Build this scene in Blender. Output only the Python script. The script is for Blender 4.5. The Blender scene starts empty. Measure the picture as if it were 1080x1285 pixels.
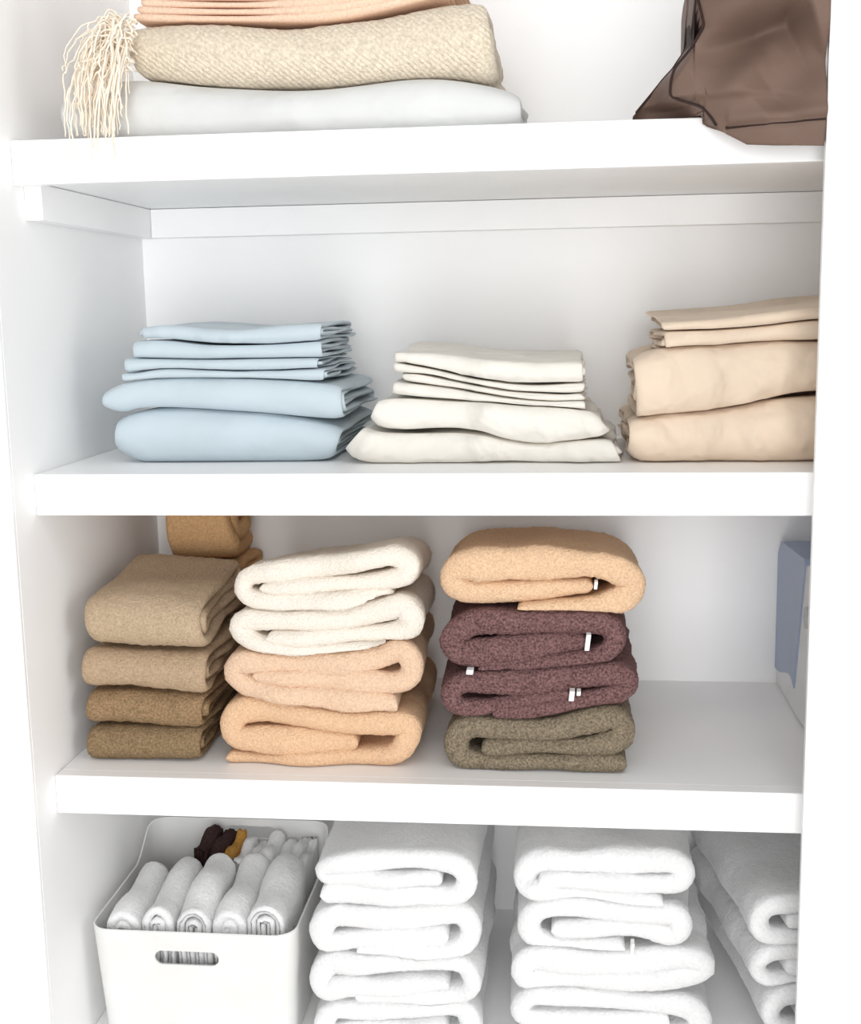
import bpy, math, random
import numpy as np

rng = np.random.default_rng(7)
random.seed(7)
COL = bpy.context.scene.collection

# ------------------------------------------------------------------ camera
F, CX, CY, CZ, YAW, PIT, ROL = 1542.5211, .5727, -1.2679, 1.4595, -.1099, -.1638, -.0176
CAM = np.array([CX, CY, CZ])
_cy, _sy, _cp, _sp, _cr, _sr = math.cos(YAW), math.sin(YAW), math.cos(PIT), math.sin(PIT), math.cos(ROL), math.sin(ROL)
FWD = np.array([_sy * _cp, _cy * _cp, _sp])
_r = np.array([_cy, -_sy, 0.]); _u = np.cross(_r, FWD)
RGT = _cr * _r + _sr * _u
UPV = -_sr * _r + _cr * _u


def at(px, py, y):
    """the point of the photograph's pixel at depth y in the closet"""
    d = FWD + (px - 540) / F * RGT - (py - 642.5) / F * UPV
    return CAM + d * ((y - CAM[1]) / d[1])


def at_x(px, py, x):
    d = FWD + (px - 540) / F * RGT - (py - 642.5) / F * UPV
    return CAM + d * ((x - CAM[0]) / d[0])


# ------------------------------------------------------------------ materials
def new_mat(name):
    m = bpy.data.materials.new(name)
    m.use_nodes = True
    nt = m.node_tree
    return m, nt, nt.nodes['Principled BSDF']


def lin(c):
    c = c / 255.
    return c / 12.92 if c <= .04045 else ((c + .055) / 1.055) ** 2.4


def rgb(r, g, b):
    return (lin(r), lin(g), lin(b), 1)


def tone(nt, bsdf, col, scale, lo, hi, detail=3, coord='Object', mapping=None):
    """colour varied by noise between col*lo and col*hi"""
    tc = nt.nodes.new('ShaderNodeTexCoord')
    nz = nt.nodes.new('ShaderNodeTexNoise'); nz.inputs['Scale'].default_value = scale; nz.inputs['Detail'].default_value = detail
    nt.links.new(tc.outputs[coord], nz.inputs['Vector'])
    rp = nt.nodes.new('ShaderNodeValToRGB')
    rp.color_ramp.elements[0].position = .32; rp.color_ramp.elements[1].position = .68
    rp.color_ramp.elements[0].color = tuple(min(1, v * lo) for v in col[:3]) + (1,)
    rp.color_ramp.elements[1].color = tuple(min(1, v * hi) for v in col[:3]) + (1,)
    nt.links.new(nz.outputs['Fac'], rp.inputs['Fac'])
    nt.links.new(rp.outputs['Color'], bsdf.inputs['Base Color'])
    return tc, nz


def paint(name, col, rough=.45, bump=.02):
    m, nt, b = new_mat(name)
    tc, nz = tone(nt, b, col, 6, .985, 1.01, 2)
    b.inputs['Roughness'].default_value = rough
    b.inputs['Specular IOR Level'].default_value = .3
    n2 = nt.nodes.new('ShaderNodeTexNoise'); n2.inputs['Scale'].default_value = 350
    nt.links.new(tc.outputs['Object'], n2.inputs['Vector'])
    bp = nt.nodes.new('ShaderNodeBump'); bp.inputs['Strength'].default_value = bump; bp.inputs['Distance'].default_value = .002
    nt.links.new(n2.outputs['Fac'], bp.inputs['Height']); nt.links.new(bp.outputs['Normal'], b.inputs['Normal'])
    return m


def terry(name, col, lo=.62, hi=1.18, scale=400, strength=.8, dist=.003):
    m, nt, b = new_mat(name)
    tc, nz = tone(nt, b, col, scale, lo, hi, 4)
    b.inputs['Roughness'].default_value = 1
    b.inputs['Specular IOR Level'].default_value = .15
    b.inputs['Sheen Weight'].default_value = .25; b.inputs['Sheen Roughness'].default_value = .5
    b.inputs['Sheen Tint'].default_value = col
    n2 = nt.nodes.new('ShaderNodeTexNoise'); n2.inputs['Scale'].default_value = scale * 1.1; n2.inputs['Detail'].default_value = 3
    nt.links.new(tc.outputs['Object'], n2.inputs['Vector'])
    n3 = nt.nodes.new('ShaderNodeTexNoise'); n3.inputs['Scale'].default_value = 60; n3.inputs['Detail'].default_value = 2
    nt.links.new(tc.outputs['Object'], n3.inputs['Vector'])
    ad = nt.nodes.new('ShaderNodeMath'); ad.operation = 'MULTIPLY_ADD'; ad.inputs[1].default_value = 1.0
    nt.links.new(n2.outputs['Fac'], ad.inputs[0]); nt.links.new(n3.outputs['Fac'], ad.inputs[2])
    bp = nt.nodes.new('ShaderNodeBump'); bp.inputs['Strength'].default_value = strength; bp.inputs['Distance'].default_value = dist
    nt.links.new(ad.outputs[0], bp.inputs['Height']); nt.links.new(bp.outputs['Normal'], b.inputs['Normal'])
    return m


def cotton(name, col, wr=.35):
    m, nt, b = new_mat(name)
    tc, nz = tone(nt, b, col, 14, .97, 1.03, 2)
    b.inputs['Roughness'].default_value = .85
    b.inputs['Specular IOR Level'].default_value = .15
    b.inputs['Sheen Weight'].default_value = .1
    n2 = nt.nodes.new('ShaderNodeTexNoise'); n2.inputs['Scale'].default_value = 26; n2.inputs['Detail'].default_value = 2; n2.inputs['Distortion'].default_value = .2
    nt.links.new(tc.outputs['Object'], n2.inputs['Vector'])
    n3 = nt.nodes.new('ShaderNodeTexNoise'); n3.inputs['Scale'].default_value = 11; n3.inputs['Detail'].default_value = 1.0; n3.inputs['Distortion'].default_value = .5
    nt.links.new(tc.outputs['Object'], n3.inputs['Vector'])
    ad = nt.nodes.new('ShaderNodeMath'); ad.operation = 'MULTIPLY_ADD'; ad.inputs[1].default_value = 2.6
    nt.links.new(n3.outputs['Fac'], ad.inputs[0]); nt.links.new(n2.outputs['Fac'], ad.inputs[2])
    bp = nt.nodes.new('ShaderNodeBump'); bp.inputs['Strength'].default_value = wr; bp.inputs['Distance'].default_value = .012
    nt.links.new(ad.outputs[0], bp.inputs['Height']); nt.links.new(bp.outputs['Normal'], b.inputs['Normal'])
    return m


def knit(name, col):
    m, nt, b = new_mat(name)
    tc, nz = tone(nt, b, col, 260, .80, 1.08, 3)
    b.inputs['Roughness'].default_value = 1; b.inputs['Specular IOR Level'].default_value = .15
    b.inputs['Sheen Weight'].default_value = .2
    mp = nt.nodes.new('ShaderNodeMapping'); mp.inputs['Rotation'].default_value = (0, math.radians(-38), 0)
    nt.links.new(tc.outputs['Object'], mp.inputs['Vector'])
    wv = nt.nodes.new('ShaderNodeTexWave'); wv.bands_direction = 'Z'; wv.inputs['Scale'].default_value = 72
    wv.inputs['Distortion'].default_value = 3.5; wv.inputs['Detail'].default_value = 2; wv.inputs['Detail Scale'].default_value = 4
    nt.links.new(mp.outputs[0], wv.inputs['Vector'])
    n2 = nt.nodes.new('ShaderNodeTexNoise'); n2.inputs['Scale'].default_value = 300
    nt.links.new(tc.outputs['Object'], n2.inputs['Vector'])
    ad = nt.nodes.new('ShaderNodeMath'); ad.operation = 'MULTIPLY_ADD'; ad.inputs[1].default_value = 1.0
    nt.links.new(n2.outputs['Fac'], ad.inputs[0]); nt.links.new(wv.outputs['Fac'], ad.inputs[2])
    bp = nt.nodes.new('ShaderNodeBump'); bp.inputs['Strength'].default_value = .6; bp.inputs['Distance'].default_value = .0016
    nt.links.new(ad.outputs[0], bp.inputs['Height']); nt.links.new(bp.outputs['Normal'], b.inputs['Normal'])
    return m


def plain(name, col, rough=.4, spec=.4):
    m, nt, b = new_mat(name)
    tone(nt, b, col, 20, .97, 1.02, 2)
    b.inputs['Roughness'].default_value = rough; b.inputs['Specular IOR Level'].default_value = spec
    return m


def satin(name, col):
    m, nt, b = new_mat(name)
    tc, nz = tone(nt, b, col, 9, .93, 1.06, 3)
    b.inputs['Roughness'].default_value = .5; b.inputs['Specular IOR Level'].default_value = .1
    b.inputs['Sheen Weight'].default_value = 0; b.inputs['Sheen Roughness'].default_value = .35
    n2 = nt.nodes.new('ShaderNodeTexNoise'); n2.inputs['Scale'].default_value = 700
    nt.links.new(tc.outputs['Object'], n2.inputs['Vector'])
    bp = nt.nodes.new('ShaderNodeBump'); bp.inputs['Strength'].default_value = .12; bp.inputs['Distance'].default_value = .001
    nt.links.new(n2.outputs['Fac'], bp.inputs['Height']); nt.links.new(bp.outputs['Normal'], b.inputs['Normal'])
    return m


M = dict(
    wall=paint('wall_paint', (.92, .92, .92, 1), .6, .03),
    shelf=paint('shelf_paint', (.92, .92, .92, 1), .4, .01),
    floor=plain('floor_wood', (.66, .63, .6, 1), .5),
    ivory=terry('ivory_terry', rgb(234, 225, 213), .93, 1.04),
    peach=terry('peach_terry', rgb(225, 193, 165), .85, 1.08),
    peach2=terry('deep_peach_terry', rgb(221, 184, 149), .84, 1.09),
    apricot=terry('apricot_terry', rgb(223, 188, 154), .8, 1.1),
    plum=terry('plum_terry', rgb(110, 82, 81), .42, 1.6),
    olive=terry('olive_terry', rgb(126, 114, 96), .55, 1.4),
    taupe=terry('taupe_terry', rgb(184, 162, 136), .8, 1.12),
    taupe2=terry('dark_taupe_terry', rgb(178, 154, 127), .8, 1.12),
    brown=terry('brown_terry', rgb(148, 122, 92), .62, 1.25),
    brown2=terry('olive_brown_terry', rgb(138, 116, 88), .62, 1.25),
    tan=terry('tan_terry', rgb(204, 164, 120), .8, 1.1),
    white=terry('white_terry', (.77, .77, .772, 1), .93, 1.03, 260, .5, .0025),
    dark=terry('dark_brown_terry', rgb(62, 44, 42), .6, 1.3),
    gold=terry('mustard_terry', rgb(190, 140, 70), .8, 1.15),
    blue=cotton('blue_cotton', rgb(185, 197, 204), .3),
    cream=cotton('cream_cotton', rgb(222, 218, 210), .7),
    beige=cotton('beige_cotton', rgb(216, 198, 178), .7),
    duvet=cotton('white_cotton', rgb(208, 209, 208), .4),
    throw=knit('cream_knit', rgb(222, 209, 188)),
    yarn=plain('cream_yarn', rgb(242, 232, 216), .95, .05),
    coral=terry('coral_weave', rgb(230, 198, 174), .86, 1.06, 420, .35, .0015),
    bag=satin('brown_satin', rgb(110, 90, 80)),
    seam=plain('dark_seam_and_gusset', rgb(48, 34, 30), .7, .2),
    plastic=plain('white_plastic', (.74, .74, .725, 1), .38, .4),
    bluegrey=plain('blue_grey_plastic', rgb(152, 168, 194), .35, .4),
    case_white=plain('case_white_plastic', (.82, .83, .83, 1), .4, .4),
    tag=plain('white_tag', (.85, .84, .83, 1), .7, .2),
)


# ------------------------------------------------------------------ linking
def link(name, verts, faces, mat, parent=None, loc=None, smooth=True):
    verts = np.asarray(verts, float)
    if loc is None:
        loc = np.zeros(3)
    me = bpy.data.meshes.new(name)
    me.from_pydata([tuple(v) for v in (verts - np.asarray(loc))], [], [tuple(int(i) for i in f) for f in faces])
    me.materials.append(mat)
    if smooth:
        me.polygons.foreach_set('use_smooth', [True] * len(me.polygons))
    me.update()
    o = bpy.data.objects.new(name, me)
    COL.objects.link(o)
    if parent is not None:
        o.parent = parent
        o.location = np.asarray(loc) - np.asarray(parent.location)
    else:
        o.location = loc
    return o


def tag(o, label, cat, group=None):
    o['label'] = label; o['category'] = cat
    if group:
        o['group'] = group
    return o


def empty(name, loc, label, cat, group=None):
    o = bpy.data.objects.new(name, None); COL.objects.link(o); o.location = loc
    o.empty_display_size = .05
    return tag(o, label, cat, group)


def box_vf(x0, x1, y0, y1, z0, z1, bev=0.0):
    import bmesh
    bm = bmesh.new()
    bmesh.ops.create_cube(bm, size=1)
    for v in bm.verts:
        v.co = ((x0 + x1) / 2 + v.co.x * (x1 - x0), (y0 + y1) / 2 + v.co.y * (y1 - y0), (z0 + z1) / 2 + v.co.z * (z1 - z0))
    if bev:
        bmesh.ops.bevel(bm, geom=bm.edges[:], offset=bev, segments=3, profile=.5, affect='EDGES')
    bm.verts.index_update()
    vs = [tuple(v.co) for v in bm.verts]; fs = [[v.index for v in f.verts] for f in bm.faces]
    bm.free()
    return vs, fs


def join(*parts):
    V, Fc, n = [], [], 0
    for vs, fs in parts:
        V.extend([tuple(v) for v in vs]); Fc.extend([[i + n for i in f] for f in fs]); n += len(vs)
    return V, Fc


def box(name, x0, x1, y0, y1, z0, z1, mat, bev=0., parent=None, struct=False):
    vs, fs = box_vf(x0, x1, y0, y1, z0, z1, bev)
    o = link(name, vs, fs, mat, parent, loc=((x0 + x1) / 2, (y0 + y1) / 2, z0), smooth=False)
    if struct:
        o['kind'] = 'structure'
    return o


# ------------------------------------------------------------------ cloth tools
def spline(P, n_per=10, closed=False):
    """Catmull-Rom through the rows of P (any number of columns)"""
    P = np.asarray(P, float)
    Q = np.vstack([2 * P[0] - P[1], P, 2 * P[-1] - P[-2]])
    out = []
    for i in range(1, len(Q) - 2):
        p0, p1, p2, p3 = Q[i - 1], Q[i], Q[i + 1], Q[i + 2]
        t = np.linspace(0, 1, n_per, endpoint=False)[:, None]
        out.append(.5 * (2 * p1 + (p2 - p0) * t + (2 * p0 - 5 * p1 + 4 * p2 - p3) * t ** 2 + (3 * p1 - p0 - 3 * p2 + p3) * t ** 3))
    out.append(P[-1][None])
    return np.vstack(out)


def resample(P, ds, h_end=.004):
    """even spacing ds along the first two columns, closer near both ends"""
    d = np.r_[0, np.cumsum(np.hypot(*np.diff(P[:, :2], axis=0).T))]
    L = d[-1]
    s = end_spacing(L, ds, h_end)
    return np.column_stack([np.interp(s, d, P[:, k]) for k in range(P.shape[1])]), s, L


def end_spacing(L, ds, r):
    a = r * (1 - np.cos(np.linspace(0, math.pi / 2, 5)))
    mid = np.linspace(r, L - r, max(3, int((L - 2 * r) / ds)))
    return np.r_[a[:-1], mid, (L - a)[::-1][1:]]


def edge_prof(s, L, r):
    d = np.minimum(s, L - s)
    t = np.clip(d / r, 0, 1)
    return np.maximum(np.sqrt(np.clip(1 - (1 - t) ** 2, 0, 1)), .04)


class Wave:
    """smooth random field: a sum of plane waves"""
    def __init__(self, seed, k, n=9, ani=(1, 1, 1)):
        g = np.random.default_rng(seed)
        d = g.normal(size=(n, 3)) * np.asarray(ani); d /= np.linalg.norm(d, axis=1)[:, None] + 1e-9
        self.k = d * (k * g.uniform(.6, 1.5, n))[:, None] * np.asarray(ani)
        self.p = g.uniform(0, 6.28, n); self.n = n

    def __call__(self, P):
        return np.sin(P @ self.k.T + self.p).sum(-1) / math.sqrt(self.n)


def sheet_mesh(mid, h, seed=0, wav=0., wk=45, ani=(1, 1, 1), fuzz=0.):
    """closed thick cloth from a grid of mid points (nu, nv, 3) and half thickness h (nu, nv)"""
    if wav:
        du = np.gradient(mid, axis=0); dv = np.gradient(mid, axis=1)
        n = np.cross(du, dv); n /= np.linalg.norm(n, axis=2)[..., None] + 1e-12
        mid = mid + n * (Wave(seed, wk, 9, ani)(mid) * wav)[..., None]
        h = h * (1 + .10 * Wave(seed + 1, wk * 1.6)(mid))
    if fuzz:
        h = h + np.random.default_rng(seed + 99).normal(size=h.shape) * fuzz * np.clip(h / h.max(), 0, 1)
    du = np.gradient(mid, axis=0); dv = np.gradient(mid, axis=1)
    n = np.cross(du, dv); n /= np.linalg.norm(n, axis=2)[..., None] + 1e-12
    A = mid + n * h[..., None]; B = mid - n * h[..., None]
    nu, nv = h.shape
    V = np.vstack([A.reshape(-1, 3), B.reshape(-1, 3)])
    nrm = np.vstack([n.reshape(-1, 3), -n.reshape(-1, 3)])
    I = np.arange(nu * nv).reshape(nu, nv); J = I + nu * nv
    q = lambda X, flip: np.stack([X[:-1, :-1], X[1:, :-1], X[1:, 1:], X[:-1, 1:]][::-1 if flip else 1], -1).reshape(-1, 4)
    faces = [q(I, False), q(J, True)]
    for a, b, fl in ((I[0, :], J[0, :], 0), (I[-1, :], J[-1, :], 1), (I[:, 0], J[:, 0], 1), (I[:, -1], J[:, -1], 0)):
        s = np.stack([a[:-1], a[1:], b[1:], b[:-1]], -1)
        faces.append(s[:, ::-1] if fl else s)
    return V, np.vstack(faces), nrm


class Height:
    """height map of what already lies on a shelf, so that the next thing rests on it"""
    def __init__(self, base, x0=-.05, x1=1.05, y0=-.15, y1=.45, c=.002):
        self.x0, self.y0, self.c = x0, y0, c
        self.nx, self.ny = int((x1 - x0) / c), int((y1 - y0) / c)
        self.base = base
        self.g = np.full((self.nx, self.ny), base)

    def idx(self, P):
        return (np.clip(((P[:, 0] - self.x0) / self.c).astype(int), 0, self.nx - 1),
                np.clip(((P[:, 1] - self.y0) / self.c).astype(int), 0, self.ny - 1))

    def add(self, V, Fq):
        V = np.asarray(V); Q = V[np.asarray(Fq)]
        for a in (0, .25, .5, .75, 1):
            for b in (0, .25, .5, .75, 1):
                P = Q[:, 0] * (1 - a) * (1 - b) + Q[:, 1] * a * (1 - b) + Q[:, 2] * a * b + Q[:, 3] * (1 - a) * b
                i, j = self.idx(P)
                np.maximum.at(self.g, (i, j), P[:, 2])

    def rest(self, V, eps=.001, rad=4):
        g = self.g
        d = g.copy()
        for k in range(rad):
            e = d.copy()
            e[1:] = np.maximum(e[1:], d[:-1]); e[:-1] = np.maximum(e[:-1], d[1:])
            d2 = e.copy()
            e[:, 1:] = np.maximum(e[:, 1:], d2[:, :-1]); e[:, :-1] = np.maximum(e[:, :-1], d2[:, 1:])
            d = e
        i, j = self.idx(V)
        V = V.copy()
        V[:, 2] = np.maximum(V[:, 2], d[i, j] + eps)
        return V


Z1, Z2, Z3, Z4, T = 1.6394, 1.2896, .9468, .600, .045
D = .396                      # depth of the closet behind the shelf fronts
HM = {1: Height(Z1), 2: Height(Z2), 3: Height(Z3), 4: Height(Z4)}


def finish(name, V, Fq, mat, hm, label=None, cat=None, group=None, xlim=None, lift=0.):
    V[:, 1] = np.minimum(V[:, 1], D - .002)
    V[:, 0] = np.clip(V[:, 0], .002, .995)
    if xlim is not None:
        V[:, 0] = np.clip(V[:, 0], *xlim)
    V = hm.rest(V)
    V[:, 2] += lift
    hm.add(V, Fq)
    c = V.mean(0); c[2] = V[:, 2].min()
    o = link(name, V, Fq, mat, None, loc=c)
    if label:
        tag(o, label, cat, group)
    return o


def front_towel(name, pts, conv, hpx, mat, y0, depth, hm, seed, label, cat='towel', group=None,
                droop=0., fuzz=.0005, wav=.0016, back=(0, 0), ds=.0042, dsv=.006, yj=.004, zref=None, fat=1.0, lift=0.):
    """towel whose folded cross-section faces the front: pts (x, y[, h]) traced in a crop, conv -> pixels"""
    rows = []
    for p in pts:
        h = p[2] if len(p) > 2 else hpx
        a = conv(p[0], p[1]); P = at(a[0], a[1], y0); Q = at(a[0], a[1] + h * conv.k, y0)
        rows.append((P[0], P[2], (P[2] - Q[2]) * fat))
    S = spline(rows, 12)
    R, s, L = resample(S, ds, .006)
    hm_ = R[:, 2]
    v = end_spacing(depth, dsv, .008)
    g = np.random.default_rng(seed)
    yf = y0 + Wave(seed + 5, 60)(np.column_stack([R[:, 0], R[:, 1] * 2, R[:, 0] * 0])) * yj
    mid = np.zeros((len(R), len(v), 3))
    zb = hm.base if zref is None else zref
    t = v / depth
    mid[..., 0] = R[:, 0][:, None] + back[0] * t[None]
    mid[..., 1] = yf[:, None] + v[None] + back[1] * t[None]
    mid[..., 2] = zb + (R[:, 1][:, None] - zb) * (1 - droop * t[None] ** 1.2)
    h = hm_[:, None] * edge_prof(s, L, .009)[:, None] * edge_prof(v, depth, np.clip(hm_.mean(), .004, .0095))[None]
    V, Fq, n = sheet_mesh(mid, h, seed, wav, 40, (1, 1, 1), fuzz)
    return finish(name, V, Fq, mat, hm, lift=lift, label=label, cat=cat, group=group)


def densify(pts, hh):
    """even out the spacing of a folded path (y, s) so that its spline does not overshoot"""
    out = [pts[0]]
    for a, b in zip(pts[:-1], pts[1:]):
        L = math.hypot(b[0] - a[0], (b[1] - a[1]) * hh)
        n = max(1, int(math.ceil(L / (.22 * hh))))
        out += [(a[0] + (b[0] - a[0]) * k / n, a[1] + (b[1] - a[1]) * k / n) for k in range(1, n + 1)]
    return out


def fold_profile(layers, L, hh, nose=1.0):
    """nested fold seen from the side: y from the front, s = 0..1 upward; the outer wrap is one smooth front"""
    n = layers // 2
    st = 1.0 / layers
    pts = []
    for k in range(n):                       # k = 0 is the outer wrap
        lo, hi = (k + .5) * st, 1 - (k + .5) * st
        r = (hi - lo) / 2 * hh * nose
        y0 = hh * (k + .5) * st
        arc = [(y0 + r - r * math.sin(a), .5 - (hi - lo) / 2 * math.cos(a)) for a in np.linspace(0, math.pi, 9)]
        Lk = L - k * .004
        seg = [(Lk - st * hh * (k > 0), lo), (Lk * .6, lo)] + arc + [(Lk * .6, hi), (Lk - st * hh, hi)]
        if k % 2:
            seg = seg[::-1]
        if k:
            a, b = pts[-1], seg[0]
            pts.append((max(a[0], b[0]) + abs(a[1] - b[1]) * hh * .4, (a[1] + b[1]) / 2))
        pts += seg
    return densify(pts, hh)


def accordion(layers, L, hh):
    pts = []
    st = 1.0 / layers
    for k in range(layers):
        s = (k + .5) * st
        row = [(L - .01, s), (L * .5, s), (st * hh, s)]
        if k % 2:
            row = row[::-1]
        if k:
            f = k % 2                      # turn at the front after an even row
            pts.append(((.0 if f else L), k * st))
        pts += row
    return densify(pts, hh)


def fold_item(name, top, bot, conv, mat, y0, depth, hm, seed, label, cat, group=None, layers=4, jit=.004, wav=.0012, wk=45,
              fuzz=0., nose=1.0, slope=0., xr=None, prof=None, ztop_y=.0, ani=(1, 1, 1), gap=1.02, ds=.006, dsv=.006, skew=0., rend=.006, pinch=.0, h_add=0., rowy=0., creases=()):
    """folded cloth whose smooth fold faces the front; top and bottom edges traced in a crop"""
    tp = np.array([at(*conv(*p), y0 + ztop_y) for p in top]); bt = np.array([at(*conv(*p), y0) for p in bot])
    x0 = (tp[0, 0] + bt[0, 0]) / 2; x1 = (tp[-1, 0] + bt[-1, 0]) / 2
    W = x1 - x0
    v = end_spacing(W, dsv, rend)
    xs = x0 + v
    ts = spline(tp[:, [0, 2]], 8); bs = spline(bt[:, [0, 2]], 8)
    q = v / W
    def ev(S):                              # the traced line, stretched over the full width
        u = (S[:, 0] - S[0, 0]) / (S[-1, 0] - S[0, 0]); return np.interp(q, u, S[:, 1])
    zt, zb = ev(ts) + h_add, ev(bs)
    xl = tp[0, 0] + (bt[0, 0] - tp[0, 0]) * np.linspace(1, 0, 2)
    H = float(np.mean(zt - zb))
    pr = prof(layers, depth, H) if prof else fold_profile(layers, depth, H, nose)
    S = spline([(a, b * H, b) for a, b in pr], 6)
    R, s, L = resample(S, ds, .005)
    g = np.random.default_rng(seed)
    jl = np.interp(np.arange(len(R)), np.linspace(0, len(R) - 1, 14), g.uniform(-1, 1, 14)) * jit
    jr = np.interp(np.arange(len(R)), np.linspace(0, len(R) - 1, 18), g.uniform(-1, 1, 18)) * jit
    mid = np.zeros((len(R), len(v), 3))
    sz = R[:, 2][:, None]
    # ends follow the traced left and right edges from bottom to top
    left = bt[0, 0] + (tp[0, 0] - bt[0, 0]) * sz; right = bt[-1, 0] + (tp[-1, 0] - bt[-1, 0]) * sz
    mid[..., 0] = (left + jl[:, None]) * (1 - q[None]) + (right + jr[:, None]) * q[None] + skew * R[:, 0][:, None]
    mid[..., 1] = y0 + R[:, 0][:, None] + rowy * (q[None] - .5)
    zz = zb[None] + sz * (zt - zb)[None]
    if pinch:                                # thinner toward both ends
        e = 1 - pinch * (np.abs(2 * q - 1) ** 6)
        zc = (zb + (zt - zb) * .45)[None]
        zz = zc + (zz - zc) * e[None]
    mid[..., 2] = zz + slope * R[:, 0][:, None]
    for (ca, cb, amp, wdt) in creases:
        a = at(*conv(*ca), y0)[[0, 2]]; b = at(*conv(*cb), y0)[[0, 2]]; d = b - a; Ld = np.hypot(*d)
        px_, pz_ = mid[..., 0] - a[0], mid[..., 2] - a[1]
        tt = (px_ * d[0] + pz_ * d[1]) / Ld ** 2; nn = (-px_ * d[1] + pz_ * d[0]) / Ld
        wgt = np.clip((tt + .25) / .4, 0, 1) * np.clip((1.25 - tt) / .4, 0, 1) * np.clip(1.6 - R[:, 0][:, None] / max(H, .01), 0, 1)
        mid[..., 1] -= amp * (1.6 * np.exp(-(nn / wdt) ** 2) - .4 * np.exp(-((nn - wdt * 1.3) / wdt) ** 2)) * wgt
    hh = (zt - zb)[None] / layers / 2 * gap * np.ones_like(sz)
    h = hh * edge_prof(s, L, .006)[:, None] * edge_prof(v, W, rend)[None]
    V, Fq, n = sheet_mesh(mid, h, seed, wav, wk, ani, fuzz)
    return finish(name, V, Fq, mat, hm, label=label, cat=cat, group=group)


class Conv:
    def __init__(self, ox, oy, k):
        self.ox, self.oy, self.k = ox, oy, 1 / k
    def __call__(self, x, y):
        return self.ox + x * self.k, self.oy + y * self.k


def tube(pts, r, ns=6, taper=True):
    P = np.asarray(pts, float); n = len(P)
    tan = np.gradient(P, axis=0); tan /= np.linalg.norm(tan, axis=1)[:, None] + 1e-9
    ref = np.array([0.3, 1, .2]); a = np.cross(tan, ref); a /= np.linalg.norm(a, axis=1)[:, None] + 1e-9
    b = np.cross(tan, a)
    ang = np.linspace(0, 2 * math.pi, ns, endpoint=False)
    rr = np.full(n, r)
    if taper:
        rr = rr * np.linspace(1, .55, n)
    V = (P[:, None] + rr[:, None, None] * (np.cos(ang)[None, :, None] * a[:, None] + np.sin(ang)[None, :, None] * b[:, None])).reshape(-1, 3)
    Fc = []
    for i in range(n - 1):
        for j in range(ns):
            k = (j + 1) % ns
            Fc.append([i * ns + j, i * ns + k, (i + 1) * ns + k, (i + 1) * ns + j])
    Fc.append(list(range(ns))[::-1]); Fc.append([(n - 1) * ns + j for j in range(ns)])
    return V, Fc


# ------------------------------------------------------------------ the setting
XR = .8147
RW = 1.0
box('wall_back', -.05, RW + .05, D, D + .05, 0, 2.35, M['wall'], struct=True)
box('wall_left', -.05, 0, -.049, D, 0, 2.35, M['wall'], struct=True)
box('wall_right', RW, RW + .05, -.001, D, 0, 2.35, M['wall'], struct=True)
wf = link('wall_front', *join(box_vf(XR, 2.2, -.05, -.041, 0, 2.5, .0012), box_vf(.836, 2.2, -.0405, -.0015, 0, 2.5)), M['shelf'], None, loc=(1.5, -.02, 0), smooth=False)
wf['kind'] = 'structure'
box('trim_1', -.036, 0, -.056, -.0495, 0, 2.5, M['shelf'], .0015, struct=True)
box('wall_front_left', -1.4, -.0365, -.0525, -.0, 0, 2.5, M['shelf'], struct=True)
box('ceiling', -.05, RW + .05, -.0, D + .05, 2.35, 2.4, M['wall'], struct=True)
box('floor', -2, 3, -3.5, D + .05, -.05, 0, M['floor'], struct=True)

shelf_labels = {
    1: 'topmost white shelf in view, carrying the blankets and the brown bag',
    2: 'white shelf carrying the blue, cream and beige bed linen',
    3: 'white shelf carrying the brown, peach and plum towels',
    4: 'lowest white shelf, under the white bin and white towels',
}
k = 2
for n, z in ((1, Z1), (2, Z2), (3, Z3), (4, Z4)):
    r = empty('closet_shelf', (RW / 2, .2, z - T), shelf_labels[n], 'shelf', 'white closet shelves')
    box('shelf_board', .0008, RW - .0008, .0195, D - .0008, (z - T + .004 if n == 1 else z - .020), z - .0004, M['shelf'], .0008, parent=r)
    box('front_edge', .0008, RW - .0008, 0, .019, z - T, z, M['shelf'], .0015, parent=r)
    zb = z - T + .0035 if n == 1 else z - .0205
    ch = .038 if n == 1 else .0275
    for (a, b, c, d) in ((.0005, .0195, .026, D - .0005), (.02, RW - .02, D - .0195, D - .0005), (RW - .0195, RW - .0005, .026, D - .0005)):
        box('trim_%d' % k, a, b, c, d, zb - ch, zb - .0002, M['shelf'], .001, struct=True); k += 1

# ------------------------------------------------------------------ towels on the third shelf
A = Conv(85, 640, 3.892)
S3 = HM[3]
common = dict(cat='towel', group='brown towels in the left pile', layers=4, fuzz=.0006, dsv=.004, ds=.005, rend=.012)
fold_item('folded_towel', [(95, 1072), (300, 1072), (480, 1082), (640, 1080)], [(98, 1235), (200, 1243), (400, 1243), (632, 1238)], A, M['brown2'], .042, .19, S3, 11,
          'olive-brown folded towel at the bottom of the left pile', jit=.004, wav=.0015, **common)
fold_item('folded_towel', [(88, 893), (250, 888), (420, 908), (660, 915)], [(85, 1060), (300, 1068), (480, 1078), (655, 1078)], A, M['brown'], .044, .19, S3, 12,
          'mid-brown folded towel, second from the bottom of the left pile', jit=.004, wav=.0015, **common)
fold_item('folded_towel', [(72, 690), (250, 700), (420, 705), (668, 715)], [(70, 875), (250, 878), (420, 900), (658, 912)], A, M['taupe2'], .04, .195, S3, 13,
          'taupe folded towel, second from the top of the left pile', jit=.004, wav=.0018, **common)
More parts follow.
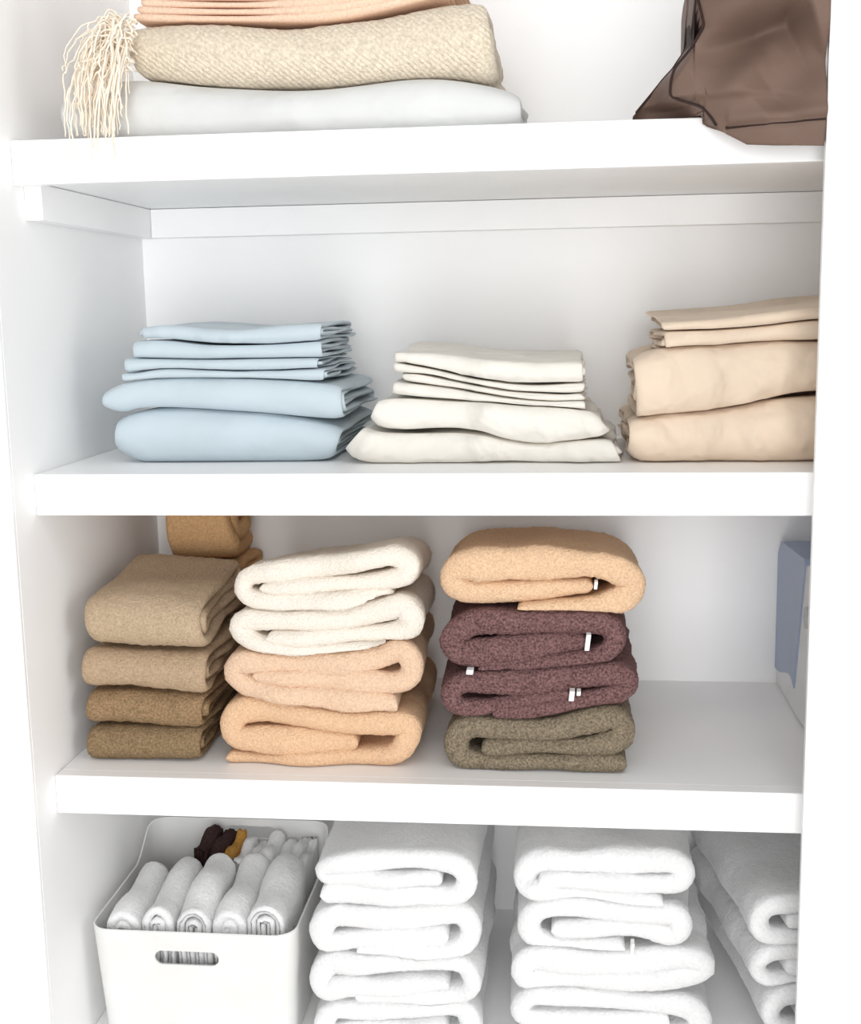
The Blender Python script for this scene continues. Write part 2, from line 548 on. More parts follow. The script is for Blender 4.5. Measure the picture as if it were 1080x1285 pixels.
fold_item('folded_towel', [(95, 425), (250, 415), (420, 420), (668, 440)], [(82, 680), (250, 690), (420, 698), (650, 708)], A, M['taupe'], .038, .20, S3, 14,
          'light taupe folded towel on top of the left pile', jit=.004, wav=.0022, ztop_y=.03, slope=.08, **common)

S3 = Height(Z3)
B = Conv(260, 670, 3.724)
bt = dict(cat='towel', group='ivory and peach towels in the middle pile', droop=.17, fat=1.16, back=(-.012, 0))
front_towel('folded_towel', [(85, 1045, 30), (300, 1060, 30), (600, 1060, 32), (850, 1045, 40), (930, 985, 46), (945, 910, 46), (880, 885, 46), (650, 890, 46), (420, 862, 46), (250, 838, 46),
                             (145, 850, 46), (112, 905, 46), (140, 955, 50), (260, 965, 58), (480, 980, 50), (700, 990, 36)], B, 33, M['peach2'], .045, .27, S3, 21,
            'deep peach folded towel at the bottom of the middle pile', **bt)
front_towel('folded_towel', [(890, 808, 46), (700, 796, 50), (400, 768, 50), (220, 735, 48), (150, 700, 44), (122, 655, 44), (150, 607, 44), (250, 605, 46), (450, 618, 46), (650, 615, 46), (800, 595, 46),
                             (890, 565, 46), (940, 600, 46), (935, 665, 46), (880, 698, 46), (750, 698, 46), (600, 694, 44), (350, 682, 42), (210, 670, 36)], B, 40, M['peach'], .044, .28, S3, 22,
            'pale peach folded towel under the ivory towels, third from the top', **bt)
front_towel('folded_towel', [(835, 545, 30), (600, 552, 32), (400, 548, 34), (250, 524, 38), (172, 485, 42), (140, 448, 42), (175, 412, 44), (260, 412, 46), (420, 412, 44), (600, 398, 44), (800, 365, 46),
                             (900, 345, 50), (945, 385, 50), (930, 440, 46), (860, 472, 40), (700, 482, 36), (550, 487, 36), (400, 490, 36), (275, 490, 32)], B, 31, M['ivory'], .045, .27, S3, 23,
            'ivory folded towel directly on the pale peach towel', **bt)
front_towel('folded_towel', [(868, 288, 42), (700, 303, 46), (500, 318, 46), (330, 328, 46), (225, 315, 44), (165, 280, 42), (170, 225, 42), (235, 195, 42), (400, 175, 42), (600, 150, 42), (800, 112, 44),
                             (880, 105, 46), (928, 142, 46), (915, 192, 42), (850, 210, 38), (700, 225, 34), (500, 240, 34), (330, 256, 30), (240, 258, 22)], B, 31, M['ivory'], .046, .26, S3, 24,
            'ivory folded towel on top of the middle pile', **bt)

S3B, S3 = S3, Height(Z3)
Cc = Conv(540, 650, 3.857)
ct = dict(cat='towel', group='towels in the right pile', droop=.13, fuzz=.0007, fat=1.2)
t_ol = front_towel('folded_towel', [(245, 1128), (500, 1125), (750, 1120), (870, 1095, 40), (925, 1045, 42), (890, 985, 42), (750, 1000, 48), (550, 1030, 48), (350, 1028, 48), (190, 1030, 46),
                             (128, 1090, 44), (150, 1165, 40), (260, 1197), (500, 1202), (750, 1200), (950, 1195)], Cc, 34, M['olive'], .042, .27, S3, 31,
            'olive-grey folded towel at the bottom of the right pile', **ct)
t_p2 = front_towel('folded_towel', [(300, 938), (500, 932), (750, 900), (900, 872, 44), (952, 815, 48), (905, 765, 46), (750, 775, 48), (500, 803, 48), (300, 812, 48), (170, 812, 46),
                             (105, 850, 48), (125, 905, 42), (230, 912, 34), (420, 886, 28), (675, 860, 26)], Cc, 34, M['plum'], .043, .275, S3, 32,
            'plum folded towel lying directly on the olive-grey towel', **ct)
t_p1 = front_towel('folded_towel', [(230, 736), (450, 722), (700, 695), (845, 668, 40), (898, 600, 48), (850, 530, 48), (700, 515, 48), (450, 512, 50), (250, 510, 50), (160, 540, 48),
                             (112, 595, 50), (140, 655, 50), (250, 655, 56), (450, 635, 54), (650, 610, 46), (752, 600, 42)], Cc, 30, M['plum'], .042, .28, S3, 33,
            'plum folded towel just under the apricot towel', **ct)
t_ap = front_towel('folded_towel', [(420, 442, 24), (600, 434, 28), (800, 428, 36), (930, 400, 52), (980, 335, 54), (940, 268, 56), (820, 225, 60), (650, 222, 66), (450, 225, 68), (250, 225, 66), (155, 232, 60),
                             (102, 275, 56), (110, 335, 54), (180, 368, 48), (300, 370, 48), (500, 358, 46), (700, 342, 38), (788, 336, 34)], Cc, 40, M['apricot'], .044, .28, S3, 34,
            'apricot folded towel on top of the right pile', **ct)


def care_tag(parent, cx0, cy0, cx1, cy1, y, conv=Cc):
    a = at(*conv(cx0, cy1), y); b = at(*conv(cx1, cy0), y)
    vs, fs = box_vf(a[0], b[0], y - .0012, y + .012, a[2], b[2], .0006)
    sk = (b[2] - a[2]) * .15
    vs = [(x + (z - a[2]) * .12, yy, z) for x, yy, z in vs]
    return link('care_tag', vs, fs, M['tag'], parent, loc=((a[0] + b[0]) / 2, y, a[2]), smooth=False)


care_tag(t_p1, 745, 565, 768, 642, .036)
care_tag(t_p1, 172, 735, 205, 757, .037)
care_tag(t_p2, 668, 838, 693, 886, .036)
care_tag(t_p2, 706, 840, 726, 860, .037)
care_tag(t_ap, 790, 308, 806, 345, .037)

S3 = HM[3]


# tan towels behind the taupe pile
def back_towel(z0, h, x0, x1, mat, seed, label, y0=.252, dep=.138):
    g = np.random.default_rng(seed)
    pr = fold_profile(4, dep, h, 1.0)
    S = spline([(a, b * h) for a, b in pr], 6)
    R, s, L = resample(S, .005, .005)
    W = x1 - x0; v = end_spacing(W, .005, .008)
    mid = np.zeros((len(R), len(v), 3))
    j = np.interp(np.arange(len(R)), np.linspace(0, len(R) - 1, 12), g.uniform(-1, 1, 12)) * .007
    mid[..., 0] = x0 + v[None] + j[:, None] * (v / W)[None]
    mid[..., 1] = y0 + R[:, 0][:, None]
    mid[..., 2] = z0 + R[:, 1][:, None]
    hh = h / 8 * edge_prof(s, L, .006)[:, None] * edge_prof(v, W, .008)[None]
    V, Fq, n = sheet_mesh(mid, hh, seed, .002, 40, (1, 1, 1), .0005)
    return finish('folded_towel', V, Fq, mat, S3, label=label, cat='towel', group='tan towels behind the left pile')


zc = Z3
for i, (h, m, lab) in enumerate(((.07, 'brown', 'brown towel low behind the left pile, by the back wall'), (.065, 'taupe2', 'taupe towel behind the left pile, under two tan ones'),
                                 (.05, 'tan', 'tan towel behind the left pile, under the topmost tan towel'), (.106, 'tan', 'topmost tan folded towel behind the left pile, close under the shelf'))):
    back_towel(zc, h, .052 + .006 * (i % 2), .150 - .006 * (i % 2), M[m], 41 + i, lab)
    zc += h + .001

# ------------------------------------------------------------------ bed linen on the second shelf
S2 = HM[2]
Eb = Conv(110, 385, 3.176)
bl = dict(nose=.7, jit=.005, group='light blue bed linen')
fold_item('folded_sheet', [(112, 440), (200, 420), (330, 412), (550, 420), (750, 432), (1000, 470)], [(112, 585), (200, 622), (300, 630), (600, 630), (920, 630), (985, 615)], Eb, M['blue'], .092, .25, S2, 51,
          'thick light blue folded sheet at the bottom of the blue pile', 'sheet', layers=6, wav=.0018, wk=30, rend=.016, pinch=.25, **bl)
fold_item('folded_sheet', [(60, 330), (140, 300), (280, 288), (500, 288), (800, 298), (1002, 305)], [(60, 418), (130, 430), (200, 412), (330, 406), (550, 414), (750, 426), (1020, 460)], Eb, M['blue'], .09, .24, S2, 52,
          'light blue folded sheet, second from the bottom of the blue pile', 'sheet', layers=6, wav=.0015, wk=30, rend=.014, pinch=.2, **bl)
fold_item('folded_pillowcase', [(132, 265), (190, 265), (300, 253), (500, 257), (940, 247)], [(132, 298), (190, 298), (280, 285), (500, 285), (800, 295), (942, 295)], Eb, M['blue'], .094, .22, S2, 53,
          'thin light blue folded pillowcase resting on the thick blue sheets', 'pillowcase', layers=4, wav=.001, **bl)
fold_item('folded_pillowcase', [(148, 208), (300, 212), (600, 210), (916, 207)], [(150, 258), (300, 250), (500, 254), (916, 245)], Eb, M['blue'], .093, .22, S2, 54,
          'thin light blue folded pillowcase, third from the top of the blue pile', 'pillowcase', layers=4, wav=.0008, **bl)
fold_item('folded_pillowcase', [(182, 140), (300, 137), (450, 150), (600, 152), (750, 147), (926, 134)], [(182, 205), (400, 210), (600, 208), (924, 205)], Eb, M['blue'], .092, .22, S2, 55,
          'light blue folded pillowcase, second from the top of the blue pile', 'pillowcase', layers=4, wav=.0008, **bl)
fold_item('folded_pillowcase', [(206, 82), (300, 72), (450, 78), (600, 88), (750, 76), (926, 66)], [(212, 128), (300, 130), (450, 148), (600, 150), (750, 145), (926, 131)], Eb, M['blue'], .091, .22, S2, 56,
          'rumpled light blue folded pillowcase on top of the blue pile', 'pillowcase', layers=4, creases=(((440, 100), (520, 150), .003, .006), ((560, 100), (590, 150), .003, .005), ((270, 90), (320, 130), .0025, .006)), wav=.0016, wk=50, **bl)

S2 = Height(Z2)
Fw = Conv(420, 420, 2.842)
cl = dict(nose=.55, jit=.004, group='cream bed linen')
fold_item('folded_sheet', [(100, 318), (190, 345), (480, 350), (620, 374), (750, 386), (1000, 372)], [(22, 425), (130, 462), (400, 466), (700, 466), (1038, 464)], Fw, M['cream'], .076, .27, S2, 61,
          'thick cream folded sheet at the bottom of the cream pile', 'sheet', layers=4, creases=(((480, 370), (545, 465), .005, .006), ((570, 400), (600, 460), .004, .005), ((60, 430), (150, 360), .004, .006), ((820, 400), (900, 460), .003, .008), ((300, 360), (260, 460), .0025, .009)), wav=.0028, wk=38, rend=.016, pinch=.2, **cl)
fold_item('folded_sheet', [(150, 225), (300, 226), (480, 240), (680, 270), (930, 268)], [(122, 312), (190, 340), (480, 345), (620, 370), (750, 382), (982, 372)], Fw, M['cream'], .074, .26, S2, 62,
          'cream folded sheet lying under the thin cream pillowcases', 'sheet', layers=4, creases=(((730, 285), (770, 375), .0035, .006), ((560, 270), (470, 330), .003, .007), ((900, 280), (950, 370), .003, .006), ((300, 240), (260, 330), .002, .01)), wav=.0028, wk=38, rend=.014, pinch=.2, **cl)
fold_item('folded_pillowcase', [(214, 168), (400, 193), (600, 228), (750, 243), (890, 240)], [(205, 212), (300, 222), (480, 235), (680, 267), (890, 265)], Fw, M['cream'], .08, .22, S2, 63,
          'thin cream folded pillowcase, lowest of the four thin cream ones', 'pillowcase', layers=4, wav=.0007, **cl)
fold_item('folded_pillowcase', [(228, 138), (300, 143), (450, 173), (620, 203), (800, 213), (892, 209)], [(235, 165), (400, 190), (600, 225), (750, 240), (890, 238)], Fw, M['cream'], .081, .22, S2, 64,
          'thin cream folded pillowcase, third of the four thin cream ones', 'pillowcase', layers=2, wav=.0007, **cl)
fold_item('folded_pillowcase', [(214, 100), (350, 123), (520, 160), (700, 180), (894, 173)], [(218, 132), (300, 140), (450, 170), (620, 200), (800, 210), (892, 206)], Fw, M['cream'], .08, .22, S2, 65,
          'thin cream folded pillowcase just beneath the topmost cream one', 'pillowcase', layers=2, wav=.0007, **cl)
fold_item('folded_pillowcase', [(212, 66), (350, 72), (520, 90), (700, 100), (888, 98)], [(214, 97), (350, 120), (520, 157), (700, 176), (888, 170)], Fw, M['cream'], .079, .22, S2, 66,
          'cream folded pillowcase on top of the cream pile', 'pillowcase', layers=4, creases=(((420, 80), (480, 150), .002, .006), ((560, 95), (520, 150), .002, .006)), wav=.0012, slope=.03, **cl)

S2 = Height(Z2)
G = Conv(770, 360, 3.857)
bg = dict(nose=.6, jit=.005, group='beige bed linen')
fold_item('folded_sheet', [(92, 660), (180, 640), (300, 615), (600, 593), (800, 556), (1000, 530), (1350, 500)], [(72, 805), (180, 860), (400, 862), (1000, 858), (1350, 858)], G, M['beige'], .07, .27, S2, 71,
          'thick beige folded sheet at the bottom of the beige pile', 'sheet', layers=4, creases=(((500, 640), (410, 850), .0045, .006), ((640, 690), (750, 850), .0025, .004), ((390, 640), (380, 800), .003, .005), ((180, 680), (300, 800), .004, .007), ((820, 600), (900, 800), .0025, .008)), wav=.0035, wk=42, rend=.016, pinch=.12, **bg)
fold_item('folded_sheet', [(118, 365), (245, 328), (500, 298), (750, 266), (1000, 258), (1340, 240)], [(125, 635), (300, 610), (600, 588), (800, 550), (1000, 525), (1340, 495)], G, M['beige'], .068, .26, S2, 72,
          'beige folded sheet, second from the bottom of the beige pile', 'sheet', layers=6, creases=(((430, 350), (490, 470), .003, .008), ((490, 470), (440, 570), .003, .008), ((740, 440), (640, 560), .003, .007), ((880, 320), (800, 480), .0025, .009), ((220, 380), (300, 560), .003, .010)), wav=.003, wk=38, rend=.012, **bg)
fold_item('folded_pillowcase', [(243, 222), (500, 212), (750, 189), (1000, 164), (1300, 140)], [(245, 324), (500, 295), (750, 262), (1000, 254), (1300, 240)], G, M['beige'], .072, .22, S2, 73,
          'thin beige folded pillowcase under the topmost beige one', 'pillowcase', layers=4, wav=.0008, **bg)
fold_item('folded_pillowcase', [(222, 170), (500, 155), (750, 130), (1000, 98), (1300, 70)], [(236, 214), (500, 206), (750, 185), (1000, 160), (1300, 135)], G, M['beige'], .071, .22, S2, 74,
          'thin beige folded pillowcase on top of the beige pile', 'pillowcase', layers=4, wav=.0009, slope=.05, **bg)

# ------------------------------------------------------------------ blankets and bag on the top shelf
S1 = HM[1]
I1 = Conv(0, 0, 1)
fold_item('folded_comforter', [(70, 105), (150, 96), (250, 102), (350, 107), (450, 103), (560, 95), (655, 104)], [(76, 180), (200, 178), (400, 172), (655, 163)], I1, M['duvet'], .03, .33, S1, 81,
          'white folded comforter lying on the top shelf under the knitted throw', 'comforter', 'folded blankets', layers=4, wav=.003, wk=26, rend=.03, pinch=.35, nose=1.0)
thr = fold_item('folded_throw', [(150, 26), (250, 26), (350, 27), (420, 23), (480, 12), (545, -2), (608, -6)], [(160, 96), (250, 102), (350, 107), (450, 102), (560, 94), (624, 96)], I1, M['throw'], .035, .3, S1, 82,
          'cream knitted throw with tasselled end, folded on the white comforter', 'throw', 'folded blankets', layers=4, wav=.0018, wk=40, rend=.016, fuzz=.0007, jit=.004, pinch=.0)
fold_item('folded_blanket', [(172, -28), (250, -26), (350, -27), (450, -36), (570, -50)], [(178, 24), (250, 26), (350, 26), (420, 21), (480, 9), (560, -8)], I1, M['coral'], .05, .27, S1, 83,
          'peach folded blanket in loose layers on top of the cream throw', 'blanket', 'folded blankets', layers=12, prof=accordion, wav=.0016, wk=30, jit=.012, rend=.006)

# fringe of the throw
COMF = max(v.co.z for v in bpy.data.objects['folded_comforter'].data.vertices) + bpy.data.objects['folded_comforter'].location.z
g = np.random.default_rng(3)
parts = []
for i in range(125):
    sx, sy_ = g.uniform(148, 172), g.uniform(26, 92)
    yy = g.uniform(.006, .034)
    a = at(sx, sy_, yy)
    reach = g.uniform(.006, .045); drop = g.uniform(.02, .105)
    if g.random() < .38:
        reach = g.uniform(.018, .056); drop = g.uniform(.012, .09)
    if sx > 168:
        reach *= .6
    e = a + np.array([-reach, -g.uniform(0, .03), -drop])
    m1 = a + np.array([-reach * .55, -g.uniform(.004, .02), g.uniform(-.004, .012)])
    m2 = a + np.array([-reach * .95, e[1] - a[1], -drop * .45])
    P = spline([a, m1, m2, e], 6)
    P[:, 0] = np.maximum(P[:, 0], .004); 
    low = P[:, 2] < Z1 + .003
    P[:, 2] = np.where(low & (P[:, 1] > -.004), Z1 + .003, P[:, 2])
    P[:, 1] = np.where(P[:, 0] > .025, np.minimum(P[:, 1], .008 + np.maximum(0, P[:, 2] - COMF - .004) * 3), P[:, 1])
    P[1:-1] += g.normal(size=(len(P) - 2, 3)) * .0008
    parts.append(tube(P, g.uniform(.0009, .0016), 5))
for sx, ex, ey in ((140, 122, 190), (146, 118, 186), (160, 137, 172), (163, 142, 171), (156, 130, 168)):
    a = at(sx, 40, .02); e = at(ex, ey, -.008); m = at((sx + ex) / 2 - 2, 90, -.012)
    parts.append(tube(spline([a, m, at(ex + 2, 140, -.012), e], 7), .0015, 5))
vs, fs = join(*parts)
fr = link('fringe', vs, fs, M['yarn'], thr, loc=at(165, 60, .05)); fr['label'] = 'cream yarn tassels hanging from the left end'
fr['kind'] = 'stuff'

# brown satin bag: columns from the left tip to the jamb, each a loop over shelf, front and back
K = Conv(780, 0, 3.857)


def w(px, py, y=-.03):
    p = at(*K(px, py), y); return p[0], p[2]


edge = np.array([w(*p, .03) for p in ((50, 574), (130, 475), (200, 385), (245, 335), (300, 250), (318, 205), (322, 90), (330, -80), (420, -330), (700, -420), (1010, -400))])
low = np.array([w(*p) for p in ((50, 574), (380, 568), (430, 600), (468, 632), (600, 704), (720, 712), (1010, 720))])
xa = np.interp(np.linspace(0, 1, 110), [0, .3, .35, 1], [edge[0, 0], edge[4, 0], edge[6, 0], .8128])
nt_, nb_ = 90, 26
loops = []
for x in xa:
    zt_ = np.interp(x, edge[:, 0], edge[:, 1]); zl = min(np.interp(x, low[:, 0], low[:, 1]), zt_)
    zt_ = max(zt_, Z1 + .004)
    s = np.linspace(0, 1, nt_)
    sag = max(0., Z1 - .006 - zl)
    if sag < .0012:
        sag = 0.
        zl = Z1 + .0015
    zt_ = max(zt_, zl + .003)
    zf = zl + (zt_ - zl) * s
    u = (x - xa[0]) / (xa[-1] - xa[0])
    loops.append((x, zl, zt_, zf, u, sag))
pl = np.array([w(*p) for p in ((500, 622), (990, 592))])           # base seam
seamz = lambda x: np.interp(x, pl[:, 0], pl[:, 1])


def seg_d(x, z, a, b):
    a = np.array(a); b = np.array(b); d = b - a; L = np.hypot(*d)
    t = ((x - a[0]) * d[0] + (z - a[1]) * d[1]) / L ** 2
    n = ((x - a[0]) * -d[1] + (z - a[1]) * d[0]) / L
    return t, n


panel = np.array([w(*p) for p in ((345, -100), (362, 0), (390, 140), (330, 235), (242, 345), (226, 470), (350, 492), (430, 570), (466, 630))])
pz = panel[::-1]


def front_y(x, z, u, zl, zt_):
    # left edge of the front panel: left of it the cloth falls back into the side gusset
    xe = np.interp(z, pz[:, 1], pz[:, 0])
    dl = x - xe
    y = -.030 - .030 * np.clip(dl / .10, 0, 1) ** .7
    y += np.where(dl < 0, .065 * (1 - np.exp(-(np.abs(dl) / .009))), 0)
    # a ridge running up to the right with a hollow above it
    a, b = w(420, 215), w(850, 40)
    t, n = seg_d(x, z, a, b)
    wgt = np.clip(t * 1.2 + .35, 0, 1) * np.clip((1.08 - t) / .2, 0, 1)
    y += .044 * wgt * np.exp(-((n + .008) / np.where(n > -.008, .013, .034)) ** 2) - .022 * wgt * np.exp(-((n - .024) / .018) ** 2)
    a, b = w(470, 480), w(800, 130)
    t, n = seg_d(x, z, a, b)
    wgt = np.clip((t + .15) / .3, 0, 1) * np.clip((1.1 - t) / .3, 0, 1)
    y += -.009 * wgt * np.exp(-(n / .014) ** 2)
    a, b = w(700, 480), w(980, 260)
    t, n = seg_d(x, z, a, b)
    wgt = np.clip((t + .2) / .3, 0, 1) * np.clip((1.2 - t) / .3, 0, 1)
    y += .018 * wgt * np.exp(-(n / .024) ** 2)
    # base seam
    if x > pl[0, 0]:
        dz = z - seamz(x)
        y += .004 * np.exp(-(dz / .0022) ** 2) - .004 * np.exp(-((dz - .008) / .006) ** 2)
        y += np.where(dz < 0, .010 * np.clip(-dz / .03, 0, 1), 0)
    return y


rows = []
for (x, zl, zt_, zf, u, sag) in loops:
    yf = front_y(x, zf, u, zl, zt_)
    if sag < .001:
        zf = np.maximum(zf, Z1 + .0015)
    over = (zf < Z1 + .003) & (sag > .001)
    yf = np.where(over, np.minimum(yf, -.008), yf)
    hgt = zt_ - zl
    e = np.clip((zt_ - zf) / .02, 0, 1)
    yback = .03 + .16 * min(1, hgt / .12) * (.4 + .6 * u)
    rnd = np.sqrt(np.clip(1 - (1 - e) ** 2, 0, 1))
    yf = yback * .5 + (yf - yback * .5) * rnd
    yf = np.where(over, np.minimum(yf, -.008), yf)
    ye = yback * .5 + (yback * .5) * rnd
    Pf = np.column_stack([np.full(nt_, x), yf, zf])
    zbk = np.maximum(zf[::-1], Z1 + .0012)
    Pb = np.column_stack([np.full(nt_, x), ye[::-1], zbk])
    # underside: along the shelf to its front edge, then over it
    yb0 = ye[0]
    yend = -.004 if sag > .001 else max(min(yf[0], yb0), -.004)
    ybt = np.linspace(yb0, yend, nb_)
    Pu = np.column_stack([np.full(nb_, x), ybt, np.full(nb_, Z1 + .0012)])
    yl = min(yf[0], -.006) if sag > .001 else yf[0]
    if sag > .001:
        lip = np.column_stack([np.full(6, x), np.linspace(-.0055, yl, 6), np.linspace(Z1 - sag * .55, zl, 6)])
    else:
        lip = np.column_stack([np.full(6, x), np.linspace(yend, yl, 6), np.linspace(Z1 + .0012, zf[0], 6)])
    rows.append(np.vstack([Pf, Pb, Pu, lip]))
Gd = np.array(rows)                                                  # (nx, nl, 3)
wv = Wave(5, 55)
nx_, nl_ = Gd.shape[:2]
V = Gd.reshape(-1, 3)
ff = np.zeros((nx_, nl_)); ff[:, :nt_] = 1
V[:, 1] += wv(V) * .0012 * ff.reshape(-1)
I = np.arange(nx_ * nl_).reshape(nx_, nl_)
fs = []
for i in range(nx_ - 1):
    for j in range(nl_):
        k2 = (j + 1) % nl_
        fs.append([I[i, j], I[i, k2], I[i + 1, k2], I[i + 1, j]])
from mathutils.geometry import tessellate_polygon
from mathutils import Vector
for ring, flip in ((I[0], 0), (I[-1], 1)):
    for tri in tessellate_polygon([[Vector((0, V[q][1], V[q][2])) for q in ring]]):
        tri = [int(ring[q]) for q in tri]
        fs.append(tri[::-1] if flip else tri)
bag = link('fabric_bag', V, fs, M['bag'], None, loc=(.75, .05, Z1))
tag(bag, 'brown satin fabric bag slumped over the front edge of the top shelf', 'bag')
bag.data.materials.append(M['seam'])                                # dark colour on the gusset faces above the folded corner
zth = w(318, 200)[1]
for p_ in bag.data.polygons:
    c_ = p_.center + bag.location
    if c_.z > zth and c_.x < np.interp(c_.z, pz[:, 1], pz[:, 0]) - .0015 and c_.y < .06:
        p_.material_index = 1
sp = []
for x in np.linspace(pl[0, 0], .8125, 30):
    z = seamz(x); u = (x - xa[0]) / (xa[-1] - xa[0])
    sp.append((x, float(front_y(x, np.array([z]), u, 0, 9)[0]) - .0012, z))
sv, sf = tube(np.array(sp), .0011, 6, False)
pe = []
for z in np.linspace(pz[0, 1] + .004, pz[-1, 1], 60):
    x = float(np.interp(z, pz[:, 1], pz[:, 0])) + .0005
    u = (x - xa[0]) / (xa[-1] - xa[0])
    pe.append((x, float(front_y(x, np.array([z]), u, 0, 9)[0]) - .0008, z))
pe = spline(np.array(pe)[::4], 4)
sv2, sf2 = tube(pe, .0013, 6, False)
pe[:, 1] = np.where(pe[:, 2] < Z1 + .004, np.minimum(pe[:, 1], -.0095), pe[:, 1])
sv2, sf2 = tube(pe, .0013, 6, False)
oe = spline(np.array([(Gd[i, :nt_][np.argmin(Gd[i, :nt_, 0] * 0 - Gd[i, :nt_, 2])]) for i in range(2, 45, 3)]), 3)
sv3, sf3 = tube(oe, .0012, 6, False)
sv, sf = join((sv, sf), (sv2, sf2), (sv3, sf3))
sm = link('seam_piping', sv, sf, M['seam'], bag, loc=sp[0]); sm['label'] = 'dark piping along the base seam and the left edge of the front panel'

# ------------------------------------------------------------------ case at the right end of the third shelf
xs_ = .858
cas = empty('plastic_case', (.91, .29, Z3 + .001), 'blue-grey and white plastic case half hidden behind the right jamb', 'case')


def prism(poly, x0, x1, bev=.004):
    import bmesh
    bm = bmesh.new()
    n = len(poly)
    va = [bm.verts.new((x0, y, z)) for y, z in poly]; vb = [bm.verts.new((x1, y, z)) for y, z in poly]
    bm.faces.new(va[::-1]); bm.faces.new(vb)
    for i in range(n):
        bm.faces.new((va[i], va[(i + 1) % n], vb[(i + 1) % n], vb[i]))
    bmesh.ops.recalc_face_normals(bm, faces=bm.faces[:])
    es = [e for e in bm.edges if abs(e.verts[0].co.x - e.verts[1].co.x) < 1e-6]
    if bev:
        bmesh.ops.bevel(bm, geom=es, offset=bev, segments=3, profile=.5, affect='EDGES', clamp_overlap=True)
    bm.verts.index_update()
    vs = [tuple(v.co) for v in bm.verts]; fs = [[v.index for v in f.verts] for f in bm.faces]
    bm.free()
    return vs, fs


body = [(.392, .9485), (.300, .9485), (.235, .9485), (.185, .952), (.168, .985), (.172, 1.06), (.19, 1.135), (.212, 1.152), (.36, 1.145), (.392, 1.125)]
link('case_body', *prism(body, xs_ + .002, .965, .0025), M['case_white'], cas, loc=(xs_, .3, .9485), smooth=False)
arc = spline([(.256, .982), (.285, .990), (.325, .982), (.36, .972), (.3935, .968)], 5)
blue = [tuple(p) for p in arc] + [(.3935, 1.128), (.372, 1.1475), (.212, 1.1565), (.208, 1.150)]
sp_ = link('side_panel', *prism(blue, xs_, .967, .0012), M['bluegrey'], cas, loc=(xs_, .3, .97), smooth=False)
sp_['label'] = 'blue-grey side and top panel'
p = at_x(1011, 775, xs_)
an = np.linspace(0, 2 * math.pi, 24, endpoint=False)
bt_ = link('button', *prism([(p[1] + .013 * math.cos(a), p[2] + .013 * math.sin(a)) for a in an], xs_ - .0008, xs_ + .004, .0004), plain('grey_button', (.55, .55, .56, 1)), cas, loc=(xs_, p[1], p[2]), smooth=False)
bt_['label'] = 'round grey button'

# ------------------------------------------------------------------ bin on the lowest shelf
S4 = HM[4]
BY0, BY1, BX0, BX1, BZ = .028, .272, .0135, .262, Z4 + .0008


def bin_loop(x0, x1, y0, y1, r, n=9):
    pts = []
    for cx, cy, a0 in ((x1 - r, y1 - r, 0), (x0 + r, y1 - r, 90), (x0 + r, y0 + r, 180), (x1 - r, y0 + r, 270)):
        for a in np.linspace(a0, a0 + 90, n):
            pts.append((cx + r * math.cos(math.radians(a)), cy + r * math.sin(math.radians(a))))
    P = np.array(pts + pts[:1])
    d = np.r_[0, np.cumsum(np.hypot(*np.diff(P, axis=0).T))]
    q = np.linspace(0, d[-1], 121)[:-1]
    return np.column_stack([np.interp(q, d, P[:, 0]), np.interp(q, d, P[:, 1])])


def rim_z(y):
    t = np.clip((y - .195) / .07, 0, 1); t = t * t * (3 - 2 * t)
    return .745 + .036 * t


th = .0026
rows_ = []
nz = 16
top_o = bin_loop(BX0, BX1, BY0, BY1, .026); bot_o = bin_loop(BX0 + .008, BX1 - .008, BY0 + .010, BY1 - .008, .024)
top_i = bin_loop(BX0 + th, BX1 - th, BY0 + th, BY1 - th, .026 - th); bot_i = bin_loop(BX0 + .008 + th, BX1 - .008 - th, BY0 + .010 + th, BY1 - .008 - th, .024 - th)
for tpl, btl, zb_ in ((bot_o, top_o, BZ),):
    for k in range(nz + 1):
        t = k / nz
        P = tpl * (1 - t) + btl * t
        rows_.append(np.column_stack([P, BZ + (rim_z(btl[:, 1]) - BZ) * t]))
# rounded rim
mid_ = (top_o + top_i) / 2
rows_.append(np.column_stack([mid_, rim_z(top_o[:, 1]) + .0012]))
for k in range(nz + 1):
    t = 1 - k / nz
    P = bot_i * (1 - t) + top_i * t
    rows_.append(np.column_stack([P, BZ + th + (rim_z(top_o[:, 1]) - BZ - th) * t]))
nr, npn = len(rows_), 120
V = np.vstack(rows_)
fs = []
for i in range(nr - 1):
    for j in range(npn):
        k2 = (j + 1) % npn
        fs.append([i * npn + j, i * npn + k2, (i + 1) * npn + k2, (i + 1) * npn + j])
fs.append(list(range(npn))[::-1]); fs.append([(nr - 1) * npn + j for j in range(npn)])
binr = empty('storage_bin', ((BX0 + BX1) / 2, .15, BZ), 'white plastic storage bin filled with filed washcloths on the lowest shelf', 'bin')
bb = link('bin_body', V, fs, M['plastic'], None, loc=((BX0 + BX1) / 2, .15, BZ))


def stadium(x0, x1, z0, z1, y0, y1):
    r = (z1 - z0) / 2; zc_ = (z0 + z1) / 2
    pts = [(x1 - r + r * math.cos(a), zc_ + r * math.sin(a)) for a in np.linspace(-math.pi / 2, math.pi / 2, 12)]
    pts += [(x0 + r + r * math.cos(a), zc_ + r * math.sin(a)) for a in np.linspace(math.pi / 2, 3 * math.pi / 2, 12)]
    n = len(pts)
    vs = [(x, y0, z) for x, z in pts] + [(x, y1, z) for x, z in pts]
    fs = [list(range(n)), list(range(n, 2 * n))[::-1]] + [[(i + 1) % n, i, n + i, n + (i + 1) % n] for i in range(n)]
    return vs, fs


